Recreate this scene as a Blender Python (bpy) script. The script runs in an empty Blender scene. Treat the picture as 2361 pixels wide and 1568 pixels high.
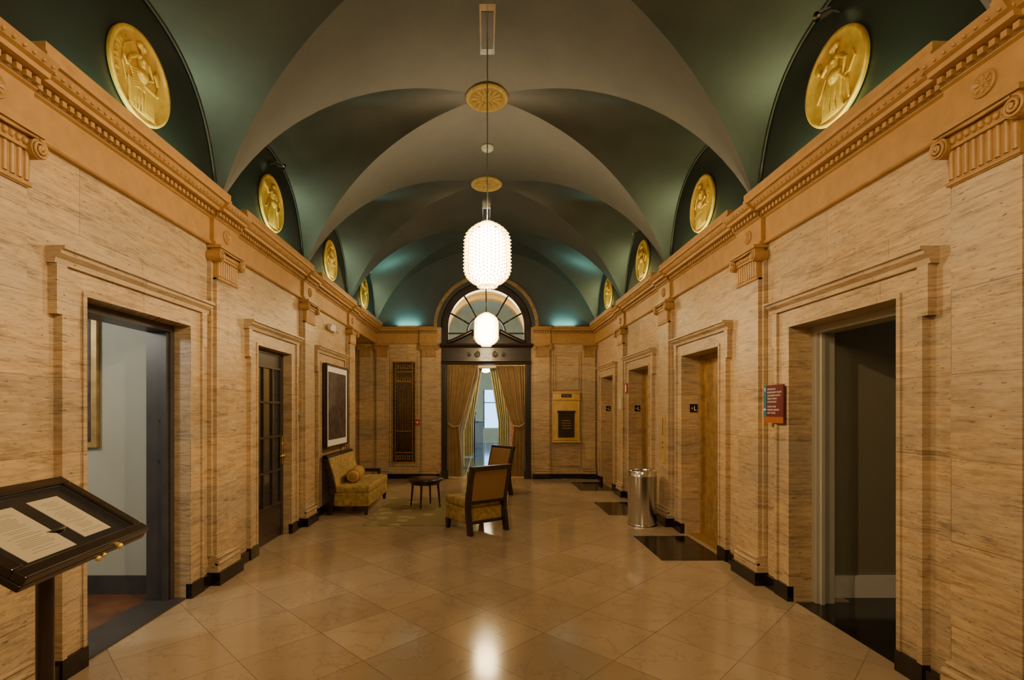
import bpy, math, random
from mathutils import Vector, Matrix
random.seed(4)
pi=math.pi
# ------------------------------------------------------------------ helpers
class MB:
    def __init__(s): s.v=[];s.f=[];s.m=[];s.s=[]
    def add(s,vs,fs,m=0,sm=False,M=None):
        o=len(s.v)
        for p in vs:
            p=Vector(p)
            if M is not None: p=M@p
            s.v.append(tuple(p))
        for f in fs:
            s.f.append([i+o for i in f]); s.m.append(m); s.s.append(sm)
    def box(s,x0,x1,y0,y1,z0,z1,m=0,M=None):
        x0,x1=min(x0,x1),max(x0,x1);y0,y1=min(y0,y1),max(y0,y1);z0,z1=min(z0,z1),max(z0,z1)
        vs=[(x0,y0,z0),(x1,y0,z0),(x1,y1,z0),(x0,y1,z0),(x0,y0,z1),(x1,y0,z1),(x1,y1,z1),(x0,y1,z1)]
        s.add(vs,[(3,2,1,0),(4,5,6,7),(0,1,5,4),(1,2,6,5),(2,3,7,6),(3,0,4,7)],m,False,M)
    def hexa(s,b,t,m=0,M=None):
        s.add(list(b)+list(t),[(3,2,1,0),(4,5,6,7),(0,1,5,4),(1,2,6,5),(2,3,7,6),(3,0,4,7)],m,False,M)
    def cyl(s,p0,p1,r0,r1=None,n=16,m=0,M=None,cap=True):
        if r1 is None:r1=r0
        p0=Vector(p0);p1=Vector(p1);d=(p1-p0).normalized()
        a=d.orthogonal().normalized();b=d.cross(a)
        A=[p0+(a*math.cos(2*pi*i/n)+b*math.sin(2*pi*i/n))*r0 for i in range(n)]
        B=[p1+(a*math.cos(2*pi*i/n)+b*math.sin(2*pi*i/n))*r1 for i in range(n)]
        s.add(A+B,[(i,(i+1)%n,n+(i+1)%n,n+i) for i in range(n)],m,True,M)
        if cap:
            s.add(A,[tuple(range(n))[::-1]],m,False,M); s.add(B,[tuple(range(n))],m,False,M)
    def ell(s,c,r,n=12,m=0,M=None):
        if not hasattr(r,'__len__'): r=(r,r,r)
        h=max(4,n//2);vs=[(c[0],c[1],c[2]+r[2])]
        for j in range(1,h):
            t=pi*j/h
            for i in range(n):
                a=2*pi*i/n
                vs.append((c[0]+r[0]*math.sin(t)*math.cos(a),c[1]+r[1]*math.sin(t)*math.sin(a),c[2]+r[2]*math.cos(t)))
        vs.append((c[0],c[1],c[2]-r[2]));L=len(vs)-1
        fs=[(1+j*n+i,1+(j+1)*n+i,1+(j+1)*n+(i+1)%n,1+j*n+(i+1)%n) for j in range(h-2) for i in range(n)]
        fs+=[(0,1+i,1+(i+1)%n) for i in range(n)]+[(L,1+(h-2)*n+(i+1)%n,1+(h-2)*n+i) for i in range(n)]
        s.add(vs,fs,m,True,M)
    def lathe(s,prof,n=32,m=0,M=None,sm=True,mod=None):
        vs=[]
        for r,z in prof:
            for i in range(n):
                a=2*pi*i/n; rr=r*(mod(a) if mod else 1)
                vs.append((rr*math.cos(a),rr*math.sin(a),z))
        s.add(vs,[(j*n+i,j*n+(i+1)%n,(j+1)*n+(i+1)%n,(j+1)*n+i) for j in range(len(prof)-1) for i in range(n)],m,sm,M)
    def tube(s,pts,r,n=8,m=0,M=None):
        pts=[Vector(p) for p in pts];k=len(pts)
        rs=r if hasattr(r,'__len__') else [r]*k
        vs=[];a=None
        for i,p in enumerate(pts):
            d=(pts[min(i+1,k-1)]-pts[max(i-1,0)])
            d=d.normalized() if d.length>1e-9 else Vector((0,0,1))
            if a is None:a=d.orthogonal().normalized()
            a=(a-d*a.dot(d))
            a=a.normalized() if a.length>1e-6 else d.orthogonal().normalized()
            b=d.cross(a)
            vs+= [p+(a*math.cos(2*pi*j/n)+b*math.sin(2*pi*j/n))*rs[i] for j in range(n)]
        fs=[(i*n+j,i*n+(j+1)%n,(i+1)*n+(j+1)%n,(i+1)*n+j) for i in range(k-1) for j in range(n)]
        fs.append(tuple(range(n))[::-1]);fs.append(tuple(range((k-1)*n,k*n)))
        s.add(vs,fs,m,True,M)
    def extr(s,prof,P0,P1,out,m=0):
        n=len(prof);vs=[]
        for P in (P0,P1):
            for d,z in prof: vs.append((P[0]+out[0]*d,P[1]+out[1]*d,z))
        fs=[(i,(i+1)%n,n+(i+1)%n,n+i) for i in range(n)]+[tuple(range(n))[::-1],tuple(range(n,2*n))]
        s.add(vs,fs,m)
    def grid(s,fn,nu,nv,m=0,sm=True):
        vs=[fn(i/nu,j/nv) for j in range(nv+1) for i in range(nu+1)]
        w=nu+1
        s.add(vs,[(j*w+i,j*w+i+1,(j+1)*w+i+1,(j+1)*w+i) for j in range(nv) for i in range(nu)],m,sm)
    def ring(s,cx,cz,r0,r1,y0,y1,a0=0,a1=pi,n=40,m=0):
        vs=[]
        for i in range(n+1):
            a=a0+(a1-a0)*i/n;c,q=math.cos(a),math.sin(a)
            vs+=[(cx+r0*c,y0,cz+r0*q),(cx+r1*c,y0,cz+r1*q),(cx+r1*c,y1,cz+r1*q),(cx+r0*c,y1,cz+r0*q)]
        fs=[]
        for i in range(n):
            for k in range(4): fs.append((i*4+k,i*4+(k+1)%4,i*4+4+(k+1)%4,i*4+4+k))
        fs+=[(0,1,2,3),(4*n+3,4*n+2,4*n+1,4*n)]
        s.add(vs,fs,m)
    def mesh(s,name,mats,normals=True):
        me=bpy.data.meshes.new(name);me.from_pydata(s.v,[],s.f)
        for mt in mats: me.materials.append(mt)
        for p,mi,sm in zip(me.polygons,s.m,s.s): p.material_index=mi;p.use_smooth=sm
        me.update()
        if normals:
            import bmesh
            b=bmesh.new();b.from_mesh(me);bmesh.ops.recalc_face_normals(b,faces=b.faces);b.to_mesh(me);b.free()
        return me
    def obj(s,name,mats,parent=None,center=None,bevel=0,normals=True):
        if not isinstance(mats,(list,tuple)): mats=[mats]
        if parent is None and center is None:
            xs=[p[0] for p in s.v];ys=[p[1] for p in s.v];zs=[p[2] for p in s.v]
            center=((min(xs)+max(xs))/2,(min(ys)+max(ys))/2,min(zs))
        if center:
            s.v=[(p[0]-center[0],p[1]-center[1],p[2]-center[2]) for p in s.v]
        o=bpy.data.objects.new(name,s.mesh(name,mats,normals))
        bpy.context.scene.collection.objects.link(o)
        if center:o.location=center
        if parent:o.parent=parent
        if bevel:
            b=o.modifiers.new('bevel','BEVEL');b.width=bevel;b.segments=3;b.limit_method='ANGLE';b.angle_limit=.6
        return o
def link(name,me,loc=(0,0,0),rz=0,parent=None,scale=None):
    o=bpy.data.objects.new(name,me);bpy.context.scene.collection.objects.link(o)
    o.location=loc;o.rotation_euler=(0,0,rz)
    if scale:o.scale=scale
    if parent:o.parent=parent
    return o
def empty(name,loc=(0,0,0),rz=0,M=None):
    o=bpy.data.objects.new(name,None);bpy.context.scene.collection.objects.link(o)
    o.empty_display_size=.1
    o.location=loc;o.rotation_euler=(0,0,rz)
    if M is not None:o.matrix_world=M
    return o
def text(name,body,size,mat,parent,M,ax='LEFT',ext=.001):
    c=bpy.data.curves.new(name,'FONT');c.body=body;c.size=size;c.align_x=ax;c.extrude=ext
    c.materials.append(mat)
    o=bpy.data.objects.new(name,c);bpy.context.scene.collection.objects.link(o)
    o.parent=parent;o.matrix_local=M
    return o
def frame(X,Y,Z,O):
    return Matrix(((X[0],Y[0],Z[0],O[0]),(X[1],Y[1],Z[1],O[1]),(X[2],Y[2],Z[2],O[2]),(0,0,0,1)))
# ------------------------------------------------------------------ materials
def nm(name):
    m=bpy.data.materials.new(name);m.use_nodes=True
    nt=m.node_tree;return m,nt,nt.nodes['Principled BSDF']
def N(nt,t,**k):
    n=nt.nodes.new(t)
    for a,b in k.items():
        if a in n.inputs: n.inputs[a].default_value=b
        else: setattr(n,a,b)
    return n
def mathn(nt,op,a,b=None):
    n=nt.nodes.new('ShaderNodeMath');n.operation=op
    for i,x in enumerate((a,b)):
        if x is None:continue
        if isinstance(x,(int,float)): n.inputs[i].default_value=x
        else: nt.links.new(x,n.inputs[i])
    return n.outputs[0]
def mixc(nt,f,a,b,mode='MIX'):
    n=nt.nodes.new('ShaderNodeMix');n.data_type='RGBA';n.blend_type=mode
    for i,x in ((0,f),(6,a),(7,b)):
        if hasattr(x,'default_value') or hasattr(x,'links'): nt.links.new(x,n.inputs[i])
        elif isinstance(x,(int,float)): n.inputs[i].default_value=x
        else: n.inputs[i].default_value=tuple(x)+(1,)
    return n.outputs[2]
def ramp(nt,x,stops):
    r=nt.nodes.new('ShaderNodeValToRGB');nt.links.new(x,r.inputs[0])
    e=r.color_ramp.elements
    while len(e)<len(stops): e.new(.5)
    for el,(p,c) in zip(e,stops):
        el.position=p;el.color=(c,c,c,1) if isinstance(c,(int,float)) else tuple(c)+(1,)
    return r.outputs[0]
def noise(nt,vec,scale,detail=5,rough=.55):
    n=N(nt,'ShaderNodeTexNoise');n.inputs['Scale'].default_value=scale;n.inputs['Detail'].default_value=detail
    n.inputs['Roughness'].default_value=rough
    if vec is not None: nt.links.new(vec,n.inputs['Vector'])
    return n.outputs[0]
def bump(nt,b,h,strength=.2,dist=.01):
    n=nt.nodes.new('ShaderNodeBump');n.inputs['Strength'].default_value=strength;n.inputs['Distance'].default_value=dist
    nt.links.new(h,n.inputs['Height']);nt.links.new(n.outputs[0],b.inputs['Normal'])
def simple(name,col,rough=.5,metal=0,ns=8,amt=.25,bmp=0,coat=0,emis=None,es=0):
    m,nt,b=nm(name)
    tc=N(nt,'ShaderNodeTexCoord')
    f=noise(nt,tc.outputs['Object'],ns)
    lo=tuple(c*(1-amt) for c in col);hi=tuple(min(1,c*(1+amt)) for c in col)
    nt.links.new(mixc(nt,ramp(nt,f,[(.3,0.),(.7,1.)]),lo,hi),b.inputs['Base Color'])
    b.inputs['Roughness'].default_value=rough;b.inputs['Metallic'].default_value=metal
    b.inputs['Coat Weight'].default_value=coat
    if bmp: bump(nt,b,f,bmp)
    if emis:
        b.inputs['Emission Color'].default_value=tuple(emis)+(1,);b.inputs['Emission Strength'].default_value=es
    return m
def emit(name,col,s):
    m=bpy.data.materials.new(name);m.use_nodes=True;nt=m.node_tree;nt.nodes.clear()
    e=nt.nodes.new('ShaderNodeEmission');o=nt.nodes.new('ShaderNodeOutputMaterial')
    e.inputs[0].default_value=tuple(col)+(1,);e.inputs[1].default_value=s
    nt.links.new(e.outputs[0],o.inputs[0]);return m
def poscoord(nt):
    g=N(nt,'ShaderNodeNewGeometry');s=N(nt,'ShaderNodeSeparateXYZ');nt.links.new(g.outputs['Position'],s.inputs[0])
    return g.outputs['Position'],s.outputs
def comb(nt,a,b,c=0.):
    n=N(nt,'ShaderNodeCombineXYZ')
    for i,x in enumerate((a,b,c)):
        if isinstance(x,(int,float)): n.inputs[i].default_value=x
        else: nt.links.new(x,n.inputs[i])
    return n.outputs[0]
def travertine():
    m,nt,b=nm('travertine')
    p,s=poscoord(nt)
    h=mathn(nt,'ADD',s[0],s[1]);z=s[2]
    mu=lambda a,k: mathn(nt,'MULTIPLY',a,k)
    n1=noise(nt,comb(nt,mu(h,2.6),mu(z,19.)),1.5,10,.76)
    n2=noise(nt,comb(nt,mu(h,6.),mu(z,105.),3.),1.2,8,.8)
    n3=noise(nt,comb(nt,mu(h,18.),mu(z,66.),7.),1.,4,.6)
    n4=noise(nt,comb(nt,mu(h,.9),mu(z,2.0),5.),1.5,6,.7)
    n5=noise(nt,comb(nt,mu(h,1.5),mu(z,6.5),11.),1.3,7,.75)
    c=mixc(nt,ramp(nt,n1,[(.38,0.),(.60,1.)]),(.38,.265,.145),(.66,.49,.27))
    c=mixc(nt,ramp(nt,n4,[(.42,0.),(.62,.6)]),c,(.48,.405,.295))
    c=mixc(nt,ramp(nt,n2,[(.52,0.),(.60,.55)]),c,(.21,.155,.095))
    c=mixc(nt,mathn(nt,'MULTIPLY',ramp(nt,n5,[(.53,0.),(.62,1.)]),ramp(nt,n2,[(.46,0.),(.54,.75)])),c,(.15,.115,.08))
    pit=ramp(nt,n3,[(.63,0.),(.68,1.)])
    br=N(nt,'ShaderNodeTexBrick');nt.links.new(comb(nt,h,z),br.inputs['Vector'])
    br.inputs['Scale'].default_value=1;br.inputs['Brick Width'].default_value=1.18;br.inputs['Row Height'].default_value=.46
    br.inputs['Mortar Size'].default_value=.0022;br.inputs['Mortar Smooth'].default_value=0
    br.inputs['Color1'].default_value=(.84,.84,.86,1);br.inputs['Color2'].default_value=(1.1,1.06,1.,1);br.inputs['Mortar'].default_value=(.5,.45,.4,1)
    c=mixc(nt,1.,c,br.outputs['Color'],'MULTIPLY')
    c=mixc(nt,mathn(nt,'MULTIPLY',pit,.8),c,(.07,.045,.025))
    nt.links.new(c,b.inputs['Base Color'])
    nt.links.new(ramp(nt,n2,[(.3,.22),(.7,.42)]),b.inputs['Roughness'])
    hh=mathn(nt,'SUBTRACT',n2,mathn(nt,'MULTIPLY',pit,.8))
    bump(nt,b,hh,.3,.004)
    return m
def floormat():
    m,nt,b=nm('cream_marble_tiles')
    p,s=poscoord(nt)
    mp=N(nt,'ShaderNodeMapping');mp.inputs['Rotation'].default_value=(0,0,pi/4);nt.links.new(p,mp.inputs['Vector'])
    br=N(nt,'ShaderNodeTexBrick');br.offset=0;nt.links.new(mp.outputs[0],br.inputs['Vector'])
    br.inputs['Scale'].default_value=1;br.inputs['Brick Width'].default_value=.58;br.inputs['Row Height'].default_value=.58
    br.inputs['Mortar Size'].default_value=.003;br.inputs['Mortar Smooth'].default_value=0
    br.inputs['Color1'].default_value=(.40,.30,.195,1);br.inputs['Color2'].default_value=(.53,.415,.28,1);br.inputs['Mortar'].default_value=(.20,.145,.095,1)
    w=noise(nt,p,1.3,6,.6)
    vein=mathn(nt,'ABSOLUTE',mathn(nt,'SUBTRACT',noise(nt,p,2.3,7,.62),.5))
    c=mixc(nt,ramp(nt,vein,[(0.,.4),(.014,0.)]),br.outputs['Color'],(.20,.135,.085))
    c=mixc(nt,ramp(nt,w,[(.35,0.),(.7,.6)]),c,(.36,.265,.165))
    nt.links.new(c,b.inputs['Base Color'])
    nt.links.new(ramp(nt,w,[(.3,.11),(.7,.2)]),b.inputs['Roughness'])
    b.inputs['Coat Weight'].default_value=.3;b.inputs['Coat Roughness'].default_value=.1
    return m
def plaster(name,c0,c1):
    m,nt,b=nm(name);p,s=poscoord(nt)
    a=noise(nt,p,1.1,8,.65);d=noise(nt,p,30,4,.6)
    c=mixc(nt,ramp(nt,a,[(.3,0.),(.7,1.)]),c0,c1)
    nt.links.new(c,b.inputs['Base Color']);b.inputs['Roughness'].default_value=.42
    bump(nt,b,d,.12,.004);return m
TRAV=travertine();FLOOR=floormat()
VAULT=plaster('vault_plaster',(.018,.019,.015),(.042,.041,.032))
LUN=plaster('lunette_paint',(.006,.011,.009),(.010,.017,.014))
ENDW=plaster('end_wall_paint',(.036,.046,.050),(.056,.068,.072))
GOLDP=simple('ochre_paint',(.42,.245,.088),.4,0,10,.12)
GOLDSHADE=simple('ochre_recess_shade',(.20,.11,.035),.45,0,10,.12)  # same ochre darkened, paints the shade in the dentil recess
GILT=simple('gilded_plaster',(.50,.31,.04),.38,.3,14,.2,.1)
GILT2=simple('gilded_rosette',(.50,.33,.09),.5,.1,14,.2)
BLACK=simple('black_marble',(.010,.008,.008),.12,0,5,.5)
DWOOD=simple('dark_wood',(.018,.010,.008),.28,0,12,.4,coat=.3)
DMETAL=simple('dark_painted_metal',(.050,.047,.050),.38,0,6,.2)
DOORP=simple('dark_brown_door',(.035,.024,.020),.35,0,6,.2)
DGLASS=simple('dark_glass',(.02,.022,.026),.06,0,3,.2)
BRASS=simple('brass',(.82,.60,.22),.3,.6,6,.1)
BRASSD=simple('brushed_bronze_door',(.48,.33,.13),.36,.65,10,.25)
BRONZE=simple('bronze_grille',(.42,.24,.06),.4,.6,20,.3)
STEEL=simple('stainless_steel',(.62,.62,.62),.2,1,4,.05)
WHITE=simple('white_paint',(.75,.73,.68),.45,0,3,.05)
GREYP=simple('grey_door_paint',(.38,.37,.31),.45,0,2,.04)
BLUEW=simple('bluegrey_wall',(.40,.42,.37),.6,0,2,.04)
OLIVE=simple('olive_wall',(.24,.22,.15),.6,0,2,.04)
BROWNF=simple('brown_wood_floor',(.14,.06,.03),.3,0,5,.4)
VELVET=simple('gold_velvet',(.34,.24,.075),.75,0,16,.45,.2)
FABR=simple('tan_backrest_fabric',(.27,.155,.06),.7,0,60,.15)
CURT=simple('gold_curtain',(.46,.33,.16),.6,0,5,.15)
CURT2=simple('pale_green_curtain',(.42,.42,.25),.7,0,5,.15)
SHEER=simple('white_sheer',(.62,.64,.66),.7,0,5,.1)
CREAM=simple('cream_wall',(.60,.46,.22),.6,0,3,.08)
PAPER=simple('menu_paper',(.52,.46,.33),.6,0,3,.05)
MAROON=simple('maroon_panel',(.11,.008,.012),.5,0,3,.05)
TEAL=simple('teal_panel',(.015,.14,.26),.45,0,3,.05)
ORANGE=simple('orange_strip',(.34,.10,.015),.45,0,3,.05)
LETTER=simple('white_letters',(.8,.8,.76),.5,0,3,.02)
RED=simple('red_alarm',(.40,.015,.015),.35,0,3,.05)
ART=simple('artwork',(.05,.035,.035),.5,0,9,.9)
CHROME=simple('chrome',(.75,.75,.72),.12,1,3,.05)
def stripe():
    m,nt,b=nm('striped_bolster');tc=N(nt,'ShaderNodeTexCoord');w=N(nt,'ShaderNodeTexWave')
    w.inputs['Scale'].default_value=5;w.bands_direction='X';nt.links.new(tc.outputs['Object'],w.inputs['Vector'])
    nt.links.new(mixc(nt,w.outputs['Fac'],(.16,.08,.02),(.48,.30,.09)),b.inputs['Base Color']);b.inputs['Roughness'].default_value=.5
    return m
BOLST=stripe()
def rugm():
    m,nt,b=nm('patterned_rug');p,s=poscoord(nt)
    v=N(nt,'ShaderNodeTexVoronoi');v.inputs['Scale'].default_value=3.6;nt.links.new(p,v.inputs['Vector'])
    n=noise(nt,p,9,3)
    c=mixc(nt,ramp(nt,mathn(nt,'ADD',v.outputs['Distance'],mathn(nt,'MULTIPLY',n,.5)),[(.54,1.),(.64,0.)]),(.24,.20,.105),(.36,.30,.18))
    nt.links.new(c,b.inputs['Base Color']);b.inputs['Roughness'].default_value=.95;b.inputs['Specular IOR Level'].default_value=.1
    bump(nt,b,noise(nt,p,120,2),.4,.004);return m
RUG=rugm()
def lobbyfloor():
    m,nt,b=nm('lobby_floor_tiles');p,s=poscoord(nt)
    br=N(nt,'ShaderNodeTexBrick');br.offset=0;nt.links.new(p,br.inputs['Vector'])
    br.inputs['Scale'].default_value=1;br.inputs['Brick Width'].default_value=.5;br.inputs['Row Height'].default_value=.5;br.inputs['Mortar Size'].default_value=.012
    br.inputs['Color1'].default_value=(.02,.06,.15,1);br.inputs['Color2'].default_value=(.03,.11,.26,1);br.inputs['Mortar'].default_value=(.5,.6,.75,1)  # blue of the daylight and window reflection put into the tile colours
    nt.links.new(br.outputs['Color'],b.inputs['Base Color']);b.inputs['Roughness'].default_value=.1;return m
LFLOOR=lobbyfloor()
def brickm():
    m,nt,b=nm('red_brick');p,s=poscoord(nt);br=N(nt,'ShaderNodeTexBrick')
    nt.links.new(comb(nt,mathn(nt,'ADD',s[0],s[1]),s[2]),br.inputs['Vector']);br.inputs['Scale'].default_value=1
    br.inputs['Brick Width'].default_value=.2;br.inputs['Row Height'].default_value=.07;br.inputs['Mortar Size'].default_value=.006
    br.inputs['Color1'].default_value=(.35,.08,.05,1);br.inputs['Color2'].default_value=(.45,.14,.09,1);br.inputs['Mortar'].default_value=(.5,.45,.4,1)
    nt.links.new(br.outputs['Color'],b.inputs['Base Color']);return m
BRICK=brickm()
def thinglass():
    m=bpy.data.materials.new('window_glass');m.use_nodes=True;nt=m.node_tree;nt.nodes.clear()
    t=nt.nodes.new('ShaderNodeBsdfTransparent');g=nt.nodes.new('ShaderNodeBsdfGlossy');x=nt.nodes.new('ShaderNodeMixShader');o=nt.nodes.new('ShaderNodeOutputMaterial')
    g.inputs['Roughness'].default_value=.05;x.inputs[0].default_value=.05
    nt.links.new(t.outputs[0],x.inputs[1]);nt.links.new(g.outputs[0],x.inputs[2]);nt.links.new(x.outputs[0],o.inputs[0]);return m
GLASS=thinglass()
CORE=emit('lamp_core',(1,.74,.40),62)
BEAD=simple('crystal_beads',(.8,.65,.35),.15,0,5,.1,0,0,(1,.64,.18),3.0)
TUBE=simple('cove_tube',(.8,.9,.8),.4,0,3,.05)
# ------------------------------------------------------------------ constants
WX=2.62; A=2.64; B0=.26; SP=2.32; YF=11.9; YB=-4.38
edges=[B0+SP*k for k in range(-2,6)]
edges[-1]=YF
RISE=1.82; ZC=5.42; R=(A*A+RISE*RISE)/(2*RISE)
def mz(x): return ZC-R+math.sqrt(max(0,R*R-x*x))
def lz(u,v):
    s=lambda t:1-.34*t*t
    return 3.6+(mz(A*v)-3.6)*s(u)/s(v)
# ------------------------------------------------------------------ ceiling
mb=MB();luns={-1:MB(),1:MB()}
for k in range(len(edges)-1):
    y0,y1=edges[k],edges[k+1];yc=(y0+y1)/2;hb=(y1-y0)/2
    for sg in (-1,1):
        def fm(i,j,sg=sg):
            v=max(j,1e-4);s=2*i-1;x=A*v*s
            return (x,yc+sg*hb*v,mz(x))
        mb.grid(fm,36,28)
        def fl(i,j,sg=sg):
            u=max(j,1e-4);s=2*i-1
            return (sg*A*u,yc+hb*u*s,lz(u,abs(u*s)))
        mb.grid(fl,36,28)
        def fw(i,j,sg=sg):
            s=2*i-1
            return (sg*(A-.001),yc+hb*s,3.45+(lz(1,abs(s))+.03-3.45)*j)
        luns[sg].grid(fw,40,6,0,True)
        luns[sg].tube([(sg*(A-.012),yc+hb*s/24*.985,lz(1,abs(s/24))-.012) for s in range(-23,24)],.012,6,1)
c=mb.obj('ceiling',[VAULT],normals=False)
luns[-1].obj('wall_lunettes_left',[LUN,VAULT]);luns[1].obj('wall_lunettes_right',[LUN,VAULT])
mb=MB();mb.box(-3.1,3.1,YB-.3,YF+.35,5.5,5.6);mb.obj('ceiling_slab',[VAULT])
# ------------------------------------------------------------------ floor
mb=MB();mb.box(-3.7,3.1,YB-.3,YF+.35,-.12,0);mb.obj('floor',FLOOR)
for (a,b) in ((5.45,6.5),(7.78,8.86),(10.1,11.28)):
    mb=MB();mb.box(1.9,2.60,a,b,.0005,.003);mb.obj('floor_inlay',BLACK)
# ------------------------------------------------------------------ walls
def wall(side,ops,name):
    mb=MB();T=.30;y=YB-.3
    x0,x1=side*WX,side*(WX+T)
    for (a,b,zt,zb) in ops:
        mb.box(x0,x1,y,a,0,3.6);mb.box(x0,x1,a,b,zt,3.6)
        y=b
    mb.box(x0,x1,y,YF,0,3.6)
    mb.obj(name,TRAV)
    mb=MB();mb.box(side*(WX+.03),side*(WX+T),YB-.3,YF+.3,3.6,5.5);mb.obj(name+'_upper',LUN)
opsL=[(3.22,4.35,2.37,0),(5.65,6.62,2.37,0),(9.84,YF-.001,3.2,0)]
opsR=[(3.17,4.29,2.35,0),(5.60,6.64,2.35,0),(8.0,9.09,2.35,0),(10.25,11.25,2.35,0)]
wall(-1,opsL,'wall_left');wall(1,opsR,'wall_right')
mb=MB();mb.box(-3.1,3.1,YB-.3,YB,0,5.5);mb.obj('wall_back',TRAV)
mb=MB()
mb.box(-3.7,-1.06,YF,YF+.35,0,3.59);mb.box(1.06,3.0,YF,YF+.35,0,3.59)
n=60
def outer(a):
    c,s=math.cos(a),math.sin(a);lo,hi=.5,4.
    for _ in range(40):
        t=(lo+hi)/2;x=t*c;z=3.59+t*s
        if abs(x)<A and z<mz(x)+.04: lo=t
        else: hi=t
    return lo
CZ=3.59
for y in (YF,YF+.35):
    vs=[];fs=[]
    for i in range(n+1):
        a=pi*i/n;r=outer(a);c_,s_=math.cos(a),math.sin(a)
        vs+=[(1.06*c_,y,CZ+1.06*s_),(r*c_,y,CZ+r*s_)]
    for i in range(n): fs.append((2*i,2*i+1,2*i+3,2*i+2))
    mb.add(vs,fs,1,False)
mb.ring(0,CZ,1.055,1.075,YF,YF+.35,0,pi,48,1)
mb.box(-3.0,3.0,YF+.3,YF+.34,5.2,6.6,1)
mb.obj('wall_far',[TRAV,ENDW])
mb=MB();mb.box(-3.75,-3.6,9.5,YF+.3,0,3.3);mb.box(-3.6,-2.92,9.54,9.84,0,3.3);mb.box(-3.6,-2.92,9.84,YF,3.2,3.3);mb.obj('wall_alcove',TRAV)
# ------------------------------------------------------------------ entablature
def entab(mb,P0,P1,out,off=0):
    prof=[(-.02,3.19),(.035+off,3.19),(.045+off,3.20),(.045+off,3.215),(.03+off,3.22),(.03+off,3.43),(.05+off,3.44),(.05+off,3.495),(.12+off,3.50),(.125+off,3.525),(.15+off,3.535),(.165+off,3.555),(.18+off,3.575),(-.02,3.58)]
    mb.extr(prof,P0,P1,out,0)
    L=math.hypot(P1[0]-P0[0],P1[1]-P0[1]);d=((P1[0]-P0[0])/L,(P1[1]-P0[1])/L)
    p=[(.045+off,3.448),(.054+off,3.448),(.054+off,3.498),(.045+off,3.498)]
    mb.extr(p,P0,P1,out,1)  # darker strip stands in for the shade between dentils
    k=int(L/.054)
    for i in range(k):
        t=(i+.5)*L/k
        c=(P0[0]+d[0]*t,P0[1]+d[1]*t)
        p=[(.05+off,3.458),(.08+off,3.458),(.08+off,3.490),(.05+off,3.490)]
        mb.extr(p,(c[0]-d[0]*.015,c[1]-d[1]*.015),(c[0]+d[0]*.015,c[1]+d[1]*.015),out,0)
        mb.ell((c[0]+out[0]*(.160+off),c[1]+out[1]*(.160+off),3.55),(.012,.012,.012),6,0)
pil_y=[-2.06,.26,2.58,4.90,7.22,9.54]
for side,nme in ((-1,'trim_1'),(1,'trim_2')):
    mb=MB();out=(-side,0)
    entab(mb,(side*WX,YB),(side*WX,YF),out)
    for py in pil_y: entab(mb,(side*WX,py-.23),(side*WX,py+.23),out,.04)
    for k in range(len(edges)-1):
        a,b=edges[k]+.16,edges[k+1]-.16
        mb.extr([(.15,3.57),(.20,3.575),(.205,3.605),(.195,3.615),(.195,3.665),(.16,3.665)],(side*WX,a),(side*WX,b),out,0)
        for e in (a,b-.03): mb.extr([(.0,3.57),(.194,3.575),(.194,3.664),(.0,3.664)],(side*WX,e+.001),(side*WX,e+.029),out,0)
    mb.obj(nme,[GOLDP,GOLDSHADE])
mb=MB();entab(mb,(-2.62,YF),(-1.20,YF),(0,-1));entab(mb,(1.20,YF),(2.62,YF),(0,-1))
for a,b in ((-1.58,-1.16),(1.10,1.52)): entab(mb,(a,YF),(b,YF),(0,-1),.05)
mb.extr([(.0,3.05),(.035,3.05),(.05,3.2),(0,3.2)],(-3.6,YF),(-2.62,YF),(0,-1),0)
mb.obj('trim_3',[GOLDP,GOLDSHADE])
# ------------------------------------------------------------------ pilasters
def spiral(cx,cz,r,sgn,y,turns=2.2,n=34):
    pts=[]
    for i in range(n+1):
        t=i/n;a=pi/2-sgn*2*pi*turns*t;rr=r*(1-.85*t)
        pts.append((cx+rr*math.cos(a),y-.012*t,cz+rr*math.sin(a)))
    return pts
sh=MB()
sh.box(-.235,.235,-.10,0,.12,.17);sh.box(-.225,.225,-.09,0,.17,.20)
sh.cyl((-.225,-.085,.20),(.225,-.085,.20),.022,n=10);sh.cyl((-.215,-.075,.245),(.215,-.075,.245),.014,n=10)
sh.box(-.22,.22,-.075,0,.2,.27)
sh.box(-.20,.20,-.07,0,.27,2.89);sh.box(-.235,.235,-.035,0,.27,3.18)
SHAFT=sh.mesh('pilaster_shaft',[TRAV])
pb=MB();pb.box(-.25,.25,-.125,0,0,.12);PLINTH=pb.mesh('pilaster_plinth',[BLACK])
cp=MB()
cp.box(-.20,.20,-.08,-.001,2.87,3.08)
cp.cyl((-.21,-.08,2.885),(.21,-.08,2.885),.012,n=8)
for i in range(9):
    x=-.18+i*.045
    cp.cyl((x,-.078,2.905),(x,-.078,3.055),.016,n=8);cp.ell((x,-.078,3.055),.016,8)
cp.box(-.215,.215,-.10,-.001,3.065,3.085)
for i in range(8):
    x=-.145+i*.0415;cp.ell((x,-.10,3.105),(.017,.02,.022),8)
cp.box(-.22,.22,-.10,-.001,3.086,3.139)
cp.box(-.25,.25,-.135,-.001,3.158,3.187);cp.box(-.235,.235,-.12,-.001,3.14,3.157)
for sg in (-1,1):
    cp.cyl((sg*.215,-.125,3.09),(sg*.215,-.001,3.09),.055,n=20)
    cp.tube(spiral(sg*.215,3.09,.054,sg,-.128),.008,6)
    cp.ell((sg*.215,-.135,3.09),.014,8)
cp.tube([(-.2,-.128,3.145),(0,-.128,3.135),(.2,-.128,3.145)],.008,6)
CAP=cp.mesh('pilaster_capital',[GOLDP])
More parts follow.
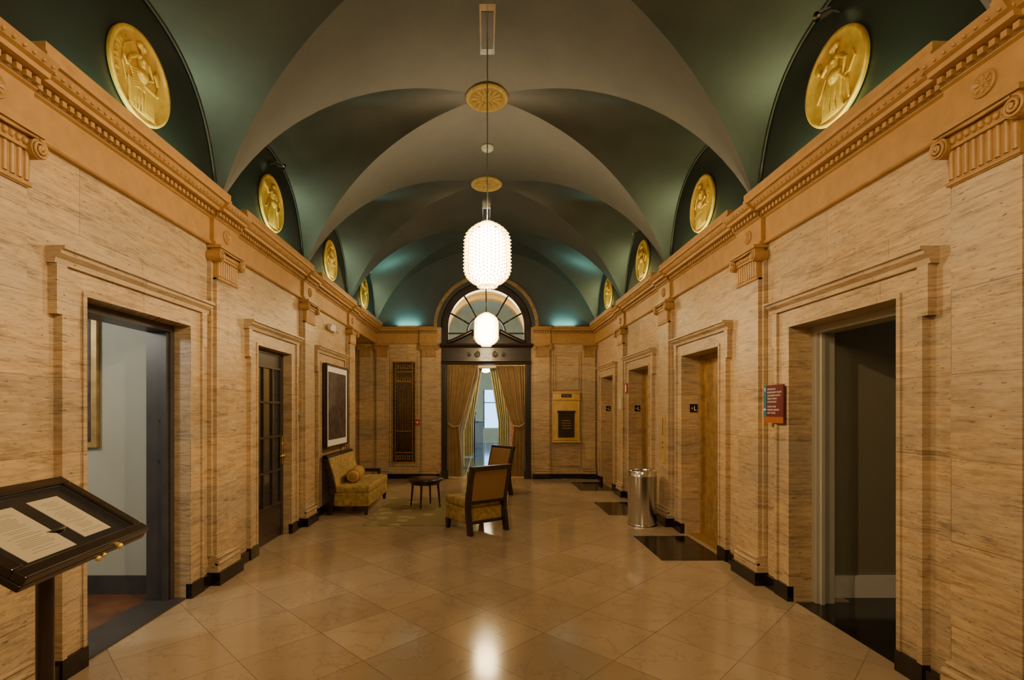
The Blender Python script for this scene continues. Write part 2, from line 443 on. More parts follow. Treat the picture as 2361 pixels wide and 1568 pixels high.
rs=MB()
def rosette(mb,r,M=None,m=0,d=.02,pet=12):
    mb.lathe([(0.001,d*.6),(r*.80,d*.6),(r*.84,d*1.3),(r*.93,d*1.5),(r,d*.9),(r,0)],40,m,M)
    for i in range(pet):
        a=2*pi*i/pet
        P=Matrix.Rotation(a,4,'Z')@Matrix.Translation((r*.5,0,d*.6))
        mb.ell((0,0,0),(r*.26,r*.10,d*.9),8,m,(M@P) if M is not None else P)
    mb.ell((0,0,d*.6),(r*.16,r*.16,d*1.3),12,m,M)
rosette(rs,.065,Matrix.Translation((0,-.069,3.325))@Matrix.Rotation(pi/2,4,'X'),0,.010,8)
RSM=rs.mesh('frieze_rosette',[GOLDP])
def pilaster(x,y,rz,w=.92,ros=True):
    e=empty('pilaster',(x,y,0),rz)
    link('shaft',SHAFT,parent=e,scale=(w,1,1));link('plinth',PLINTH,parent=e,scale=(w,1,1))
    link('capital',CAP,parent=e,scale=(w,1,1))
    if ros: link('rosette',RSM,parent=e)
for py in pil_y:
    pilaster(-WX+.002,py,pi/2);pilaster(WX-.002,py,-pi/2)
for x in (-2.86,-2.46,-1.35,1.33,2.44): pilaster(x,YF-.002,0,.84 if abs(x)<2 else .66,False)
# ------------------------------------------------------------------ baseboards
def base(name,segs,side):
    mb=MB()
    for a,b in segs: mb.box(side*WX,side*(WX-.04),a,b,0,.11)
    mb.obj(name,BLACK)
base('baseboard_left',[(YB,3.02),(4.55,5.45),(6.82,9.84)],-1)
base('baseboard_right',[(YB,2.97),(4.49,5.40),(6.84,7.80),(9.29,10.05),(11.45,YF)],1)
mb=MB();mb.box(-3.6,-1.1,YF-.04,YF,0,.11);mb.box(1.1,2.62,YF-.04,YF,0,.11);mb.obj('baseboard_far',BLACK)
# ------------------------------------------------------------------ architraves
tn=[4]
def architrave(side,y0,y1,zt,w=.20):
    mb=MB();X=side*WX
    def bx(a,b,z0,z1,d,m=0): mb.box(X,X-side*d,a,b,z0,z1,m)
    for s,yi in ((-1,y0),(1,y1)):
        q=lambda t: yi+s*t
        bx(q(.0),q(.03),.13,zt+.0,.042)
        bx(q(.03),q(w-.035),.13,zt+.03,.03)
        bx(q(w-.035),q(w),.13,zt-.15,.05)
        bx(q(w-.035),q(w+.04),zt-.15,zt+.15,.052)
        bx(q(0),q(w),0,.13,.052,1)
    bx(y0-.03,y1+.03,zt,zt+.03,.043)
    bx(y0-w+.035,y1+w-.035,zt+.03,zt+.15,.03)
    a,b=y0-w-.02,y1+w+.02
    mb.extr([(0,zt+.15),(.054,zt+.15),(.06,zt+.18),(.09,zt+.205),(.095,zt+.225),(.115,zt+.23),(.115,zt+.25),(0,zt+.25)],(X,a-.04),(X,b+.04),(-side,0),0)
    mb.obj('trim_%d'%tn[0],[TRAV,BLACK]);tn[0]+=1
for a,b,z,_ in opsL[:2]: architrave(-1,a,b,z)
architrave(-1,7.85,8.95,2.37)
for a,b,z,_ in opsR: architrave(1,a,b,z)
# ------------------------------------------------------------------ left side room through door 1
mb=MB()
mb.box(-5.6,-2.92,4.46,4.56,0,3.0,0);mb.box(-5.7,-5.6,1.2,4.56,0,3.0,0);mb.box(-5.6,-2.92,1.2,1.3,0,3,0)
mb.box(-5.6,-2.92,1.3,4.46,2.95,3.05,0)
mb.box(-5.6,-2.935,4.44,4.46,0,.17,1)
mb.obj('wall_side_room',[BLUEW,DMETAL])
mb=MB();mb.box(-5.6,-3.7,1.3,4.46,-.1,-.001);mb.box(-3.7,-2.935,1.3,4.44,.001,.006);mb.obj('floor_side_room',BROWNF)
mb=MB()
mb.box(-2.72,-2.93,4.30,4.349,0.015,2.37);mb.box(-2.72,-2.93,3.221,3.27,0.015,2.37);mb.box(-2.72,-2.93,3.27,4.30,2.31,2.369)
mb.box(-2.74,-2.78,4.27,4.30,0.015,2.31)
mb.box(-2.62,-2.93,3.23,4.34,.001,.014)
mb.cyl((-2.83,4.30,1.55),(-2.83,4.295,1.55),.012,n=8);mb.cyl((-2.83,4.30,1.2),(-2.83,4.295,1.2),.012,n=8)
mb.obj('door_1',DMETAL)
e=empty('framed_picture',(-3.87,4.455,1.95))
m2=MB();m2.box(-.42,.42,-.04,-.0,-.64,.64);m2.obj('picture_frame',BRASSD,parent=e)
m2=MB();m2.box(-.37,.37,-.045,-.03,-.59,.59);m2.obj('canvas',ART,parent=e)
e=empty('door_2',(-2.72,6.135,0))
mb=MB();W=.484
mb.box(-.03,.03,-W,-W+.04,0.001,2.369);mb.box(-.03,.03,W-.04,W,0.001,2.369);mb.box(-.03,.03,-W+.04,W-.04,2.32,2.369)
mb.box(-.10,0.02,-W+.04,W-.04,.005,2.32)
mb.obj('door_slab',DOORP,parent=e)
mb=MB();mb.box(.018,.024,-W+.12,W-.12,.45,2.15);mb.obj('glass',DGLASS,parent=e)
mb=MB()
for k in range(4):
    y=-W+.10+(2*W-.20)*k/3;w_=.02 if k in(0,3) else .012;mb.box(.02,.045,y-w_,y+w_,.43,2.17)
for k in range(5):
    z=.44+1.72*k/4;mb.box(.02,.044,-W+.1,W-.1,z-.014,z+.014)
mb.box(.02,.031,-W+.04,-W+.08,0.01,2.32);mb.box(.02,.031,W-.08,W-.04,0.01,2.32)
mb.box(.02,.032,-W+.1,W-.1,.12,.36)
mb.obj('glazing_bars',DOORP,parent=e,bevel=.003)
mb=MB();mb.box(.03,.045,W-.12,W-.06,.93,1.30);mb.tube([(.04,W-.09,1.05),(.09,W-.09,1.05),(.09,W-.12,1.05),(.085,W-.22,1.045)],.011,8);mb.ell((.05,W-.09,1.2),.018,10)
mb.obj('handle',BRASS,parent=e,bevel=.003)
mb=MB();mb.box(-2.93,-3.0,5.5,6.75,0,2.5);mb.obj('door_backing',DOORP)
# ------------------------------------------------------------------ right room door
mb=MB()
mb.box(2.92,5.6,4.40,4.5,0,3);mb.box(5.6,5.7,1.2,4.5,0,3);mb.box(2.92,5.6,1.2,1.3,0,3);mb.box(2.92,5.6,1.3,4.4,2.95,3.05)
mb.box(2.935,5.6,4.375,4.4,0,.19,1);mb.obj('wall_dark_room',[OLIVE,WHITE])
mb=MB();mb.box(3.1,5.6,1.3,4.4,-.1,-.001);mb.box(2.63,5.6,3.19,4.27,.001,.004);mb.obj('floor_dark_room',BLACK)
mb=MB();mb.box(2.775,2.93,4.23,4.289,.005,2.35);mb.box(2.775,2.93,3.171,3.22,.005,2.35);mb.box(2.775,2.93,3.22,4.23,2.29,2.349)
mb.box(2.80,2.83,4.20,4.23,.005,2.29);mb.obj('door_3',GREYP)
# ------------------------------------------------------------------ elevators
star=[]
for i in range(10):
    a=pi/2+pi*i/5;r=.014 if i%2==0 else .006
    star.append((r*math.cos(a),r*math.sin(a)))
for (a,b,zt,_) in opsR[1:]:
    e=empty('elevator_door',(2.87,(a+b)/2,0));h=(b-a)/2-.001
    mb=MB();mb.box(0,.05,-h+.05,-.003,.009,zt-.05);mb.box(0,.05,.003,h-.05,.009,zt-.05)
    for s in (-1,1):
        mb.box(-.008,0,s*.04,s*(h-.10),.12,zt-.12);mb.box(-.014,-.006,s*.08,s*(h-.14),.18,zt-.18)
    mb.obj('door_leaves',BRASSD,parent=e,bevel=.003)
    mb=MB();mb.box(-.05,.05,-h,-h+.05,0.009,zt-.001);mb.box(-.05,.05,h-.05,h,0.009,zt-.001);mb.box(-.05,.05,-h+.05,h-.05,zt-.05,zt-.001);mb.box(-.2,.05,-h,h,.001,.008)
    mb.obj('door_frame',BRASSD,parent=e)
    e=empty('floor_level_sign',(2.74,b,1.66))
    mb=MB();mb.box(-.05,.05,-.008,-.001,-.055,.055);mb.obj('plate',BLACK,parent=e)
    text('letter','L',.085,LETTER,e,frame((1,0,0),(0,0,1),(0,-1,0),(-.002,-.009,-.03)))
    mb=MB();mb.add([(x-.022,-.0095,z) for x,z in star],[tuple(range(10))],0);mb.obj('star',LETTER,parent=e)
    mb=MB();mb.box(2.93,3.02,a-.1,b+.1,0,2.5);mb.obj('elevator_shaft',BLACK)
e=empty('elevator_call_panel',(2.547,7.20,1.22))
mb=MB();mb.box(-.012,0,-.055,.055,-.35,.35);mb.obj('plate',BRASS,parent=e,bevel=.003)
mb=MB();mb.cyl((-.012,0,-.05),(-.022,0,-.05),.018);mb.cyl((-.012,0,-.12),(-.022,0,-.12),.018);mb.box(-.02,-.01,-.01,.01,.05,.3);mb.obj('buttons',STEEL,parent=e)
e=empty('fire_alarm',(2.619,9.19,2.03));mb=MB();mb.box(-.06,0,-.06,.06,-.09,.09);mb.obj('body',RED,parent=e,bevel=.008)
mb=MB();mb.box(-.066,-.058,-.03,.03,-.02,.06);mb.ell((-.06,0,-.05),(.02,.03,.03),10);mb.obj('strobe',WHITE,parent=e)
e=empty('paper_notice',(2.547,9.56,1.78));mb=MB();mb.box(-.004,0,-.10,.10,-.13,.13);mb.obj('sheet',PAPER,parent=e)
e=empty('fire_pull_station',(-1.63,YF-.002,1.33));mb=MB();mb.box(-.055,.055,-.04,0,-.07,.07);mb.obj('body',RED,parent=e,bevel=.006)
mb=MB();mb.box(-.035,.035,-.045,-.038,.0,.02);mb.box(-.008,.008,-.052,-.038,-.04,.0);mb.obj('handle',LETTER,parent=e)
# ------------------------------------------------------------------ directory sign
e=empty('wayfinding_sign',(2.565,4.475,1.695))
mb=MB();mb.box(-.012,0,-.15,.15,-.17,.17,0);mb.box(-.014,-.011,.108,.15,-.115,.17,1)
mb.box(-.014,-.011,-.15,.15,-.17,-.115,2)
mb.obj('panel',[MAROON,TEAL,ORANGE],parent=e)
lines=['RESTROOMS','BLUEBONNET ROOM','COLUMBINE ROOM','VIOLET ROOM','LOTUS ROOM',None,'COURTYARD','WINTER GARDEN','LOFT SUITES']
z=.125
for l in lines:
    if l is None: z-=.014;continue
    text('lettering',l,.0225,LETTER,e,frame((0,-1,0),(0,0,1),(-1,0,0),(-.0145,.092,z)),ext=.0003);z-=.0285
def arrow(mb,cy,cz,ang):
    pts=[(-.005,-.02),(.005,-.02),(.005,.004),(.015,.004),(0,.022),(-.015,.004),(-.005,.004)]
    c,s=math.cos(ang),math.sin(ang)
    mb.add([(-.0155,cy-(x*c-y*s),cz+(x*s+y*c)) for x,y in pts],[tuple(range(7))],0)
mb=MB();arrow(mb,.129,.13,0);arrow(mb,.129,-.05,pi/2);mb.obj('arrows',LETTER,parent=e)
# ------------------------------------------------------------------ left wall items
e=empty('framed_artwork',(-2.56,8.50,1.70))
mb=MB();D=.62
mb.box(-.02,.05,-D,D,-.68,-.65);mb.box(-.02,.05,-D,D,.65,.68);mb.box(-.02,.05,-D,-D+.03,-.65,.65);mb.box(-.02,.05,D-.03,D,-.65,.65);mb.obj('frame',DWOOD,parent=e)
mb=MB();mb.box(-.02,.03,-D+.03,D-.03,-.65,.65);mb.obj('mat_board',LETTER,parent=e)
mb=MB();mb.box(.02,.036,-D+.13,D-.13,-.55,.55);mb.obj('print',ART,parent=e)
for z in (1.71,1.53):
    e=empty('round_plaque',(-2.618,6.893,z));mb=MB();mb.lathe([(.001,.014),(.045,.012),(.055,.018),(.062,.01),(.062,0)],24,0,Matrix.Rotation(pi/2,4,'Y'));mb.obj('disc',[BRONZE if z>1.6 else STEEL],parent=e)
e=empty('wall_plaque',(-2.618,9.21,1.72));mb=MB();mb.box(0,.015,-.04,.04,-.08,.08);mb.obj('plate',DMETAL,parent=e,bevel=.004)
e=empty('emergency_light',(-2.615,8.38,3.0));mb=MB();mb.box(0,.06,-.12,.12,-.05,.06)
mb.cyl((.03,-.17,.0),(.10,-.19,-.02),.045,.055);mb.cyl((.03,.17,.0),(.10,.19,-.02),.045,.055);mb.cyl((.03,-.17,0),(.03,.17,0),.015);mb.obj('body',WHITE,parent=e)
# ------------------------------------------------------------------ medallions
DM=MB();DM.lathe([(.352,.001),(.355,.018),(.350,.032),(.325,.032),(.315,.020),(.200,.017),(0.001,.017)],80);DISC=DM.mesh('medallion_disc',[GILT])
def relief(variant):
    b=MB();Z=.024
    def t(p,r): b.tube([(x,y,Z) for x,y in p],r,8)
    sx=1 if variant==0 else -1
    b.ell((sx*.01,.225,Z+.01),(.034,.043,.033),14);b.ell((sx*.030,.24,Z+.005),(.034,.034,.028),12);b.ell((-sx*.022,.222,Z+.012),(.010,.008,.010),8)
    b.ell((sx*.01,.175,Z),(.018,.03,.02),10)
    b.ell((0,.10,Z),(.055,.085,.042),14);b.ell((0,.145,Z),(.078,.028,.03),12)
    b.ell((-.022,.115,Z+.025),(.024,.024,.02),8);b.ell((.028,.115,Z+.025),(.024,.024,.02),8)
    b.ell((sx*.015,.01,Z),(.068,.06,.045),14)
    if variant==0:
        t([(.065,.145),(.13,.08),(.11,-.005)],[.022,.018,.013]);t([(-.065,.145),(-.13,.10),(-.165,.165)],[.022,.018,.012])
        b.ell((-.19,.19,Z-.005),(.045,.055,.014),12);b.ell((.11,-.01,Z),(.016,.018,.012),8)
        for k in range(10):
            x=-.075+k*.018;t([(x*.8+.01,.04),(x*1.1-.015,-.08),(x*1.25-.03+.012*math.sin(k*2),-.18),(x*1.4-.02,-.268)],[.010,.012,.013,.011])
        t([(.08,-.01),(.15,-.10),(.17,-.25)],[.016,.014,.01]);t([(.05,-.03),(.17,-.05),(.23,.03),(.20,.10)],.010)
        t([(-.09,.05),(-.15,-.05),(-.20,-.10)],.010)
    else:
        t([(-.065,.145),(-.14,.08),(-.17,.0)],[.022,.018,.013]);t([(.065,.145),(.12,.05),(.03,.0)],[.022,.018,.013])
        for k in range(8):
            y=.035-k*.018;t([(.06-k*.006,y),(-.06,y-.008),(-.14+k*.006,y-.03)],[.012,.018,.013])
        for k in range(8):
            x=-.16+k*.021;t([(x,-.07),(x*.95+.01,-.16),(x*.9+.015*math.sin(k*3),-.268)],[.012,.013,.011])
        b.box(.02,.14,-.268,-.05,0.0,.034);b.box(.01,.15,-.06,-.04,0,.04);t([(.14,.12),(.20,.05),(.18,-.05)],.012);b.ell((.185,.11,Z),(.035,.07,.014),12)
        t([(-.11,.22),(-.20,.14),(-.22,.0),(-.18,-.12)],.008);t([(-.17,.0),(-.21,.05)],.012)
    b.box(-.20,.20,-.290,-.266,0,.030)
    return b.mesh('medallion_relief',[GILT])
REL=[relief(0),relief(1)]
for k in range(len(edges)-1):
    yc=(edges[k]+edges[k+1])/2
    for side in (-1,1):
        M=frame((0,1,0) if side<0 else (0,-1,0),(0,0,1),(-side,0,0),(side*2.632,yc+.04,4.145))@Matrix.Scale(.94,4)
        e=empty('relief_medallion',M=M)
        link('disc',DISC,parent=e)
        o=link('figure',REL[(k+(side>0))%2],parent=e)
        r=o.modifiers.new('fuse','REMESH');r.mode='VOXEL';r.voxel_size=.0045;r.use_smooth_shade=True
        if k==3 and side<0:
            for i,ch in enumerate('PAINTING'):
                a=math.radians(207-i*10.5);rr=.262
                T=Matrix.Rotation(a,4,'Z')@Matrix.Translation((rr,0,.02))@Matrix.Rotation(-pi/2,4,'Z')
                text('letter',ch,.055,GILT,e,T,'CENTER',.006)
def area(name,loc,rot,sx,sy,col,p,parent=None):
    l=bpy.data.lights.new(name,'AREA');l.shape='RECTANGLE';l.size=sx;l.size_y=sy;l.color=col;l.energy=p
    o=bpy.data.objects.new(name,l);bpy.context.scene.collection.objects.link(o);o.location=loc;o.rotation_euler=rot
    if parent:o.parent=parent
    return o
for k in range(len(edges)-1):
    yc=(edges[k]+edges[k+1])/2
    for side in (-1,1):
        e=empty('cove_light',(side*2.53,yc,3.60))
        mb=MB();mb.cyl((0,-.8,0),(0,.8,0),.008,n=8);mb.obj('tube',TUBE,parent=e)
        col=(.86,1.,.44) if side>0 else (.74,1.,.58)
        area('tube_light',(0,0,.025),(0,pi,0),.04,1.3,col,14,e)
for x in (-1.85,1.85):
    e=empty('cove_light',(x,YF-.08,3.60));mb=MB();mb.cyl((-.25,0,0),(.25,0,0),.008,n=8);mb.obj('tube',TUBE,parent=e)
    area('tube_light',(0,0,.02),(0,pi,0),.5,.03,(.35,1.,.80),10,e)
# ------------------------------------------------------------------ ceiling rosettes, detector, canopies
rr=MB();rosette(rr,.26,Matrix.Rotation(pi,4,'X'),0,.025,14);ROS=rr.mesh('ceiling_rosette',[GILT2])
for k in range(1,6):
    yc=(edges[k]+edges[k+1])/2;link('ceiling_rosette',ROS,(0,yc,ZC))
mb=MB();mb.lathe([(0.001,-.05),(.06,-.05),(.085,-.03),(.09,0)],28);o=mb.obj('smoke_detector',WHITE,center=(0,0,0));o.location=(0.01,7.22,ZC)
# ------------------------------------------------------------------ chandeliers
prof=[(.03,.315),(.085,.29),(.15,.25),(.195,.20),(.213,.15),(.216,0),(.218,-.15),(.195,-.22),(.145,-.27),(.085,-.30)]
def rad(z):
    for (r0,z0),(r1,z1) in zip(prof,prof[1:]):
        if z<=z0 and z>=z1: return r0+(r1-r0)*(z0-z)/(z0-z1)
    return prof[-1][0]
cr=MB();cr.lathe([(r*.82,z*.92) for r,z in prof]+[(.001,-.28)],24);CORE_M=cr.mesh('lamp_core',[CORE])
bd=MB()
for i in range(36):
    a=2*pi*i/36;z=.31-(i%2)*.013
    while z>-.325:
        r=rad(max(z,-.30))*(1+.03*math.cos(6*a));h=.016
        c_=Vector((r*math.cos(a),r*math.sin(a),z));t=Vector((-math.sin(a),math.cos(a),0))*.011;nn=Vector((math.cos(a),math.sin(a),0))*.018
        vs=[c_+t,c_+nn,c_-t,c_-nn,c_+Vector((0,0,h)),c_-Vector((0,0,h))]
        bd.add(vs,[(0,1,4),(1,2,4),(2,3,4),(3,0,4),(1,0,5),(2,1,5),(3,2,5),(0,3,5)],0)
        z-=.034
BEAD_M=bd.mesh('beads',[BEAD])
ch=MB()
ch.box(-.075,.075,-.33,.33,-.05,0);ch.box(-.06,.06,-.24,.24,-.056,-.048,1);ch.cyl((0,0,-.03),(0,0,-1.96),.006,n=6)
ch.cyl((0,0,-1.93),(0,0,-1.96),.025,.04)
CAN=ch.mesh('canopy',[CHROME,DMETAL])
for y in (-2.06,.26,4.93,9.57):
    e=empty('crystal_chandelier',(0.0,y,3.17))
    link('lamp_core',CORE_M,parent=e);link('crystal_strands',BEAD_M,parent=e);link('canopy_and_rod',CAN,(0,0,ZC-3.17),parent=e)
# ------------------------------------------------------------------ spot lamps over medallions
def spot(side,y,aim,pw):
    e=empty('spot_lamp',(side*2.50,y,4.60))
    d=(Vector(aim)-Vector((side*2.50,y,4.60))).normalized()
    mb=MB();mb.tube([(side*.13,0,.02),(side*.06,0,.03),(0,0,0)],.012,8);mb.cyl(-d*.05,d*.05,.028,.036,16,0,None,False);mb.cyl(-d*.05,-d*.045,.028,.028)
    mb.obj('housing',CHROME,parent=e)
    l=bpy.data.lights.new('spot','SPOT');l.energy=pw;l.color=(1,.68,.35);l.spot_size=1.2;l.spot_blend=1;l.shadow_soft_size=.05
    o=bpy.data.objects.new('spot',l);bpy.context.scene.collection.objects.link(o);o.parent=e;o.location=d*.06
    o.rotation_euler=d.to_track_quat('-Z','Y').to_euler()
spot(1,3.74,(-2.6,3.9,2.2),520);spot(-1,6.06,(2.6,6.0,2.2),520);spot(1,8.38,(-2.6,8.2,2.2),460);spot(-1,10.70,(2.3,10.6,2.2),340)
spot(-1,1.42,(2.6,2.7,2.3),520);spot(1,1.42,(-2.6,2.7,2.3),520)
# ------------------------------------------------------------------ far portal
e=empty('door_4',(0,YF,0))
mb=MB()
for s in (-1,1):
    mb.box(s*.93,s*1.06,-.03,.2,0,3.26);mb.box(s*.96,s*1.03,-.05,-.03,0.05,2.70);mb.box(s*.90,s*1.07,-.06,.2,0,.18)
    mb.box(s*.90,s*1.055,-.03,.2,3.26,CZ)
mb.box(-.93,.93,-.029,.2,2.73,3.26)
mb.extr([(0,2.71),(.06,2.71),(.07,2.76),(.04,2.78),(0,2.78)],(-1.06,-.02),(1.06,-.02),(0,-1))
mb.extr([(0,3.10),(.06,3.10),(.12,3.15),(.13,3.19),(0,3.19)],(-1.09,-.02),(1.09,-.02),(0,-1))
mb.ring(0,CZ,.90,1.055,-.03,.2,0,pi,48);mb.ring(0,CZ,.955,1.04,-.05,-.03,0,pi,48)
for s in (-1,1):
    P=[];Rr=[]
    for i in range(17):
        t=i/16;x=.93-.62*t;zz=3.22+.28*(t**1.6)+.03*math.sin(t*pi)
        P.append((s*x,-.06,zz));Rr.append(.05)
    mb.tube(P,Rr,8)
    vs=[];fs=[]
    for i,(x,y,z) in enumerate(P): vs+=[(x,-.05,z),(x,-.05,3.18)]
    for i in range(16): fs.append((2*i,2*i+1,2*i+3,2*i+2))
    mb.add(vs,fs)
    mb.tube(spiral(s*.27,3.44,.07,s,-.07,1.6),.02,6)
mb.cyl((0,-.06,3.18),(0,-.06,3.36),.05,.03);mb.ell((0,-.06,3.40),.05)
mb.obj('wood_frame',DWOOD,parent=e)
mb=MB()
def starpts(r0,r1): return [((r0 if i%2==0 else r1)*math.cos(pi/2+pi*i/5),(r0 if i%2==0 else r1)*math.sin(pi/2+pi*i/5)) for i in range(10)]
sp=starpts(.12,.05)
mb.add([(x,-.07,2.94+z) for x,z in sp]+[(x,-.03,2.94+z) for x,z in sp],[tuple(range(10))]+[(i,(i+1)%10,10+(i+1)%10,10+i) for i in range(10)])
for s in (-1,1):
    mb.tube(spiral(s*.22,2.94,.075,-s,-.045,1.8),.014,6);mb.tube(spiral(s*.40,2.94,.055,s,-.045,1.5),.012,6)
    mb.box(s*.5,s*.86,-.04,-.03,2.85,2.86);mb.box(s*.5,s*.86,-.04,-.03,3.02,3.03)
mb.obj('carved_frieze',simple('carved_wood_highlight',(.05,.035,.025),.3,0,12,.4,coat=.3),parent=e)
e=empty('window_1',(0,YF+.1,0))
mb=MB()
mb.ring(0,3.45,.44,.475,-.02,.02,0,pi,28)
for i in range(1,6):
    a=pi*i/6
    p0=(.455*math.cos(a),0,3.45+.455*math.sin(a))
    t=.455
    while True:
        x=t*math.cos(a);z=3.45+t*math.sin(a)
        if math.hypot(x,z-CZ)>.91: break
        t+=.01
    mb.tube([p0,(x,0,z)],.02,6)
mb.box(-.90,.90,-.02,.02,3.262,3.30);mb.box(-.90,-.455,-.018,.018,3.44,3.475);mb.box(.455,.90,-.018,.018,3.44,3.475)
mb.box(-.015,.015,-.018,.018,3.28,3.9)
mb.obj('mullions',DWOOD,parent=e)
mb=MB();vs=[(-.9,.0,3.28)]+[(.9,0,3.28)]+[(.9*math.cos(pi*i/24),0,CZ+.9*math.sin(pi*i/24)) for i in range(25)]
mb.add(vs,[tuple(range(len(vs)))]);mb.obj('pane',GLASS,parent=e)
mb=MB();mb.ring(0,CZ,1.17,1.25,YF-.035,YF,0,pi,56);mb.ring(0,CZ,1.19,1.23,YF-.05,YF-.03,0,pi,56)
for i in range(64):
    a=pi*(i+.5)/64;mb.ell((1.21*math.cos(a),YF-.05,CZ+1.21*math.sin(a)),.017,8)
mb.obj('trim_20',simple('dim_gilt_bead',(.30,.20,.09),.45))
mb=MB()
def pframe(x0,x1,z0,z1,w=.03,d=.025):
    mb.box(x0,x1,YF-d,YF,z0,z0+w);mb.box(x0,x1,YF-d,YF,z1-w,z1);mb.box(x0,x0+w,YF-d,YF,z0+w,z1-w);mb.box(x1-w,x1,YF-d,YF,z0+w,z1-w)
pframe(-2.28,-1.60,.30,2.98);pframe(1.60,2.20,2.10,2.95,.04,.03);pframe(1.56,2.24,.30,3.02)
mb.obj('trim_21',TRAV)
e=empty('bronze_grille',(-1.95,YF-.001,1.575));gw,gh=.285,1.205
mb=MB();mb.box(-gw,gw,-.008,0,-gh,gh);mb.obj('backing',BLACK,parent=e)
mb=MB()
for s in (-1,1):
    mb.box(s*gw,s*(gw-.02),-.03,-.008,-gh,gh);mb.box(-gw,gw,-.031,-.008,s*gh,s*(gh-.02));mb.box(s*.20,s*.19,-.028,-.008,-gh,gh)
    k=26
    for i in range(k):
        z=-gh+.06+(2*gh-.12)*i/(k-1)
        mb.tube([(s*.238+.03*math.cos(q*pi/6),-.02,z+.03*math.sin(q*pi/6)) for q in range(13)],.006,5)
for x in [-.15+.0375*i for i in range(9)]: mb.tube([(x,-.02,-gh),(x,-.02,gh)],.0065,6)
for z in (-gh+.25,-gh+.02,gh-.25,.72,-.45):
    mb.box(-.2,.2,-.029,-.01,z-.008,z+.008)
for z0 in (-gh+.13,gh-.13,.78):
    for i in range(7):
        x=-.16+.0533*i;mb.tube([(x+.026*math.cos(q*pi/6),-.024,z0+.05*math.sin(q*pi/6)) for q in range(13)],.006,5)
mb.obj('lattice',BRONZE,parent=e)
e=empty('brass_mailbox',(1.89,YF-.001,1.46))
mb=MB();mb.box(-.29,.29,-.05,0,-.55,.45);mb.box(-.33,.33,-.11,0,-.60,-.56);mb.box(-.32,.32,-.09,0,.43,.56);mb.box(-.335,.335,-.11,0,.56,.59);mb.box(-.33,.33,-.10,0,.40,.43)
for s in (-1,1): mb.cyl((s*.305,-.04,-.56),(s*.305,-.04,.42),.02)
mb.obj('brass_case',BRASS,parent=e,bevel=.005)
mb=MB();mb.box(-.19,.19,-.10,-.05,-.48,.10);mb.box(-.21,.21,-.12,-.05,.10,.15);mb.box(-.13,.13,-.115,-.09,-.30,-.02);mb.box(-.16,.16,-.12,-.09,.03,.07);mb.box(-.14,.14,-.11,-.09,-.44,-.34);mb.box(-.12,.12,-.10,-.08,.46,.54)
mb.obj('letter_box',simple('dark_bronze',(.05,.04,.03),.4,.6),parent=e,bevel=.004)
mb=MB()
for i in range(4): mb.box(-.10,.10,-.118,-.114,-.27+i*.06,-.255+i*.06)
mb.box(-.08,.08,-.103,-.099,.49,.51)
mb.obj('relief_bands',BRONZE,parent=e)
# ------------------------------------------------------------------ curtains
def curtain(y,xo,xi_fn,ztop,zbot,folds=9,amp=.045):
    mb=MB()
    def f(i,j):
        z=ztop+(zbot-ztop)*j;xi=xi_fn(z);x=xo+(xi-xo)*i
        w=abs(xi-xo);a=amp*min(1,.45+w)
        return (x,y+a*math.sin(i*folds*2*pi+.6*math.sin(j*5))+.02*math.sin(i*23+j*3),z)
    mb.grid(f,folds*12,40)
    return mb
def inner(z):
    if z>1.25: t=(z-1.25)/(2.72-1.25);return .66-(.66-.22)*(t**.75)
    t=(1.25-z)/1.25;return .66-.08*math.sin(t*pi/2)
for s in (-1,1):
    e=empty('curtain',(0,0,0))
    mb=curtain(YF+.14,s*.925,lambda z:s*inner(z),2.69,.02);mb.obj('drape',CURT,parent=e,normals=False)
    mb=MB();mb.tube([(s*.92,YF+.06,1.32),(s*.8,YF+.07,1.22),(s*.66,YF+.09,1.25)],.02,8);mb.tube([(s*.66,YF+.09,1.25),(s*.655,YF+.19,1.26)],.02,8);mb.obj('tieback',CURT,parent=e)
mb=MB();mb.cyl((-.925,YF+.14,2.712),(.925,YF+.14,2.712),.012);mb.obj('curtain_rod',BRASS)
# ------------------------------------------------------------------ lobby beyond
LY0=YF+.35
mb=MB();mb.box(-4.5,4.5,LY0,25,-.1,-.001);mb.obj('floor_lobby',LFLOOR)
mb=MB()
for s in (-1,1):
    X0,X1=s*4.5,s*4.6
    mb.box(X0,X1,LY0,17.5,0,6.5);mb.box(X0,X1,17.5,24,3.4,6.5);mb.box(X0,X1,24,25,0,6.5)
mb.box(-4.5,4.5,LY0,25,6.5,6.6)
mb.box(-4.5,-3.0,YF+.3,YF+.35,0,6.5);mb.box(3.0,4.5,YF+.3,YF+.35,0,6.5)
mb.box(-4.5,-1.3,17,17.3,0,6.5);mb.box(1.3,4.5,17,17.3,0,6.5);mb.box(-1.3,1.3,17,17.3,5.6,6.5)
mb.box(-1.3,1.3,17,17.3,3.05,3.25)
for yy in (17.,17.3):
    vs=[];fs=[]
    for i in range(33):
        a=pi*i/32;vs+=[(1.3*math.cos(a),yy,4.1+1.3*math.sin(a)),(1.3*math.cos(a),yy,5.6)]
    for i in range(32): fs.append((2*i,2*i+1,2*i+3,2*i+2))
    mb.add(vs,fs)
mb.ring(0,4.1,1.3,1.42,16.93,17.0,0,pi,32)
mb.box(-4.5,-.1,25,25.1,0,6.5);mb.box(.7,4.5,25,25.1,0,6.5);mb.box(-.1,.7,25,25.1,2.6,6.5);mb.box(-.1,.7,25,25.1,0,.7)
mb.obj('wall_lobby',CREAM)
mb=MB();mb.box(-.1,.7,25,25.05,1.95,1.99);mb.box(-.1,-.06,24.97,25.05,.7,2.6);mb.box(.66,.7,24.97,25.05,.7,2.6);mb.obj('window_2',DWOOD)
mb=MB()
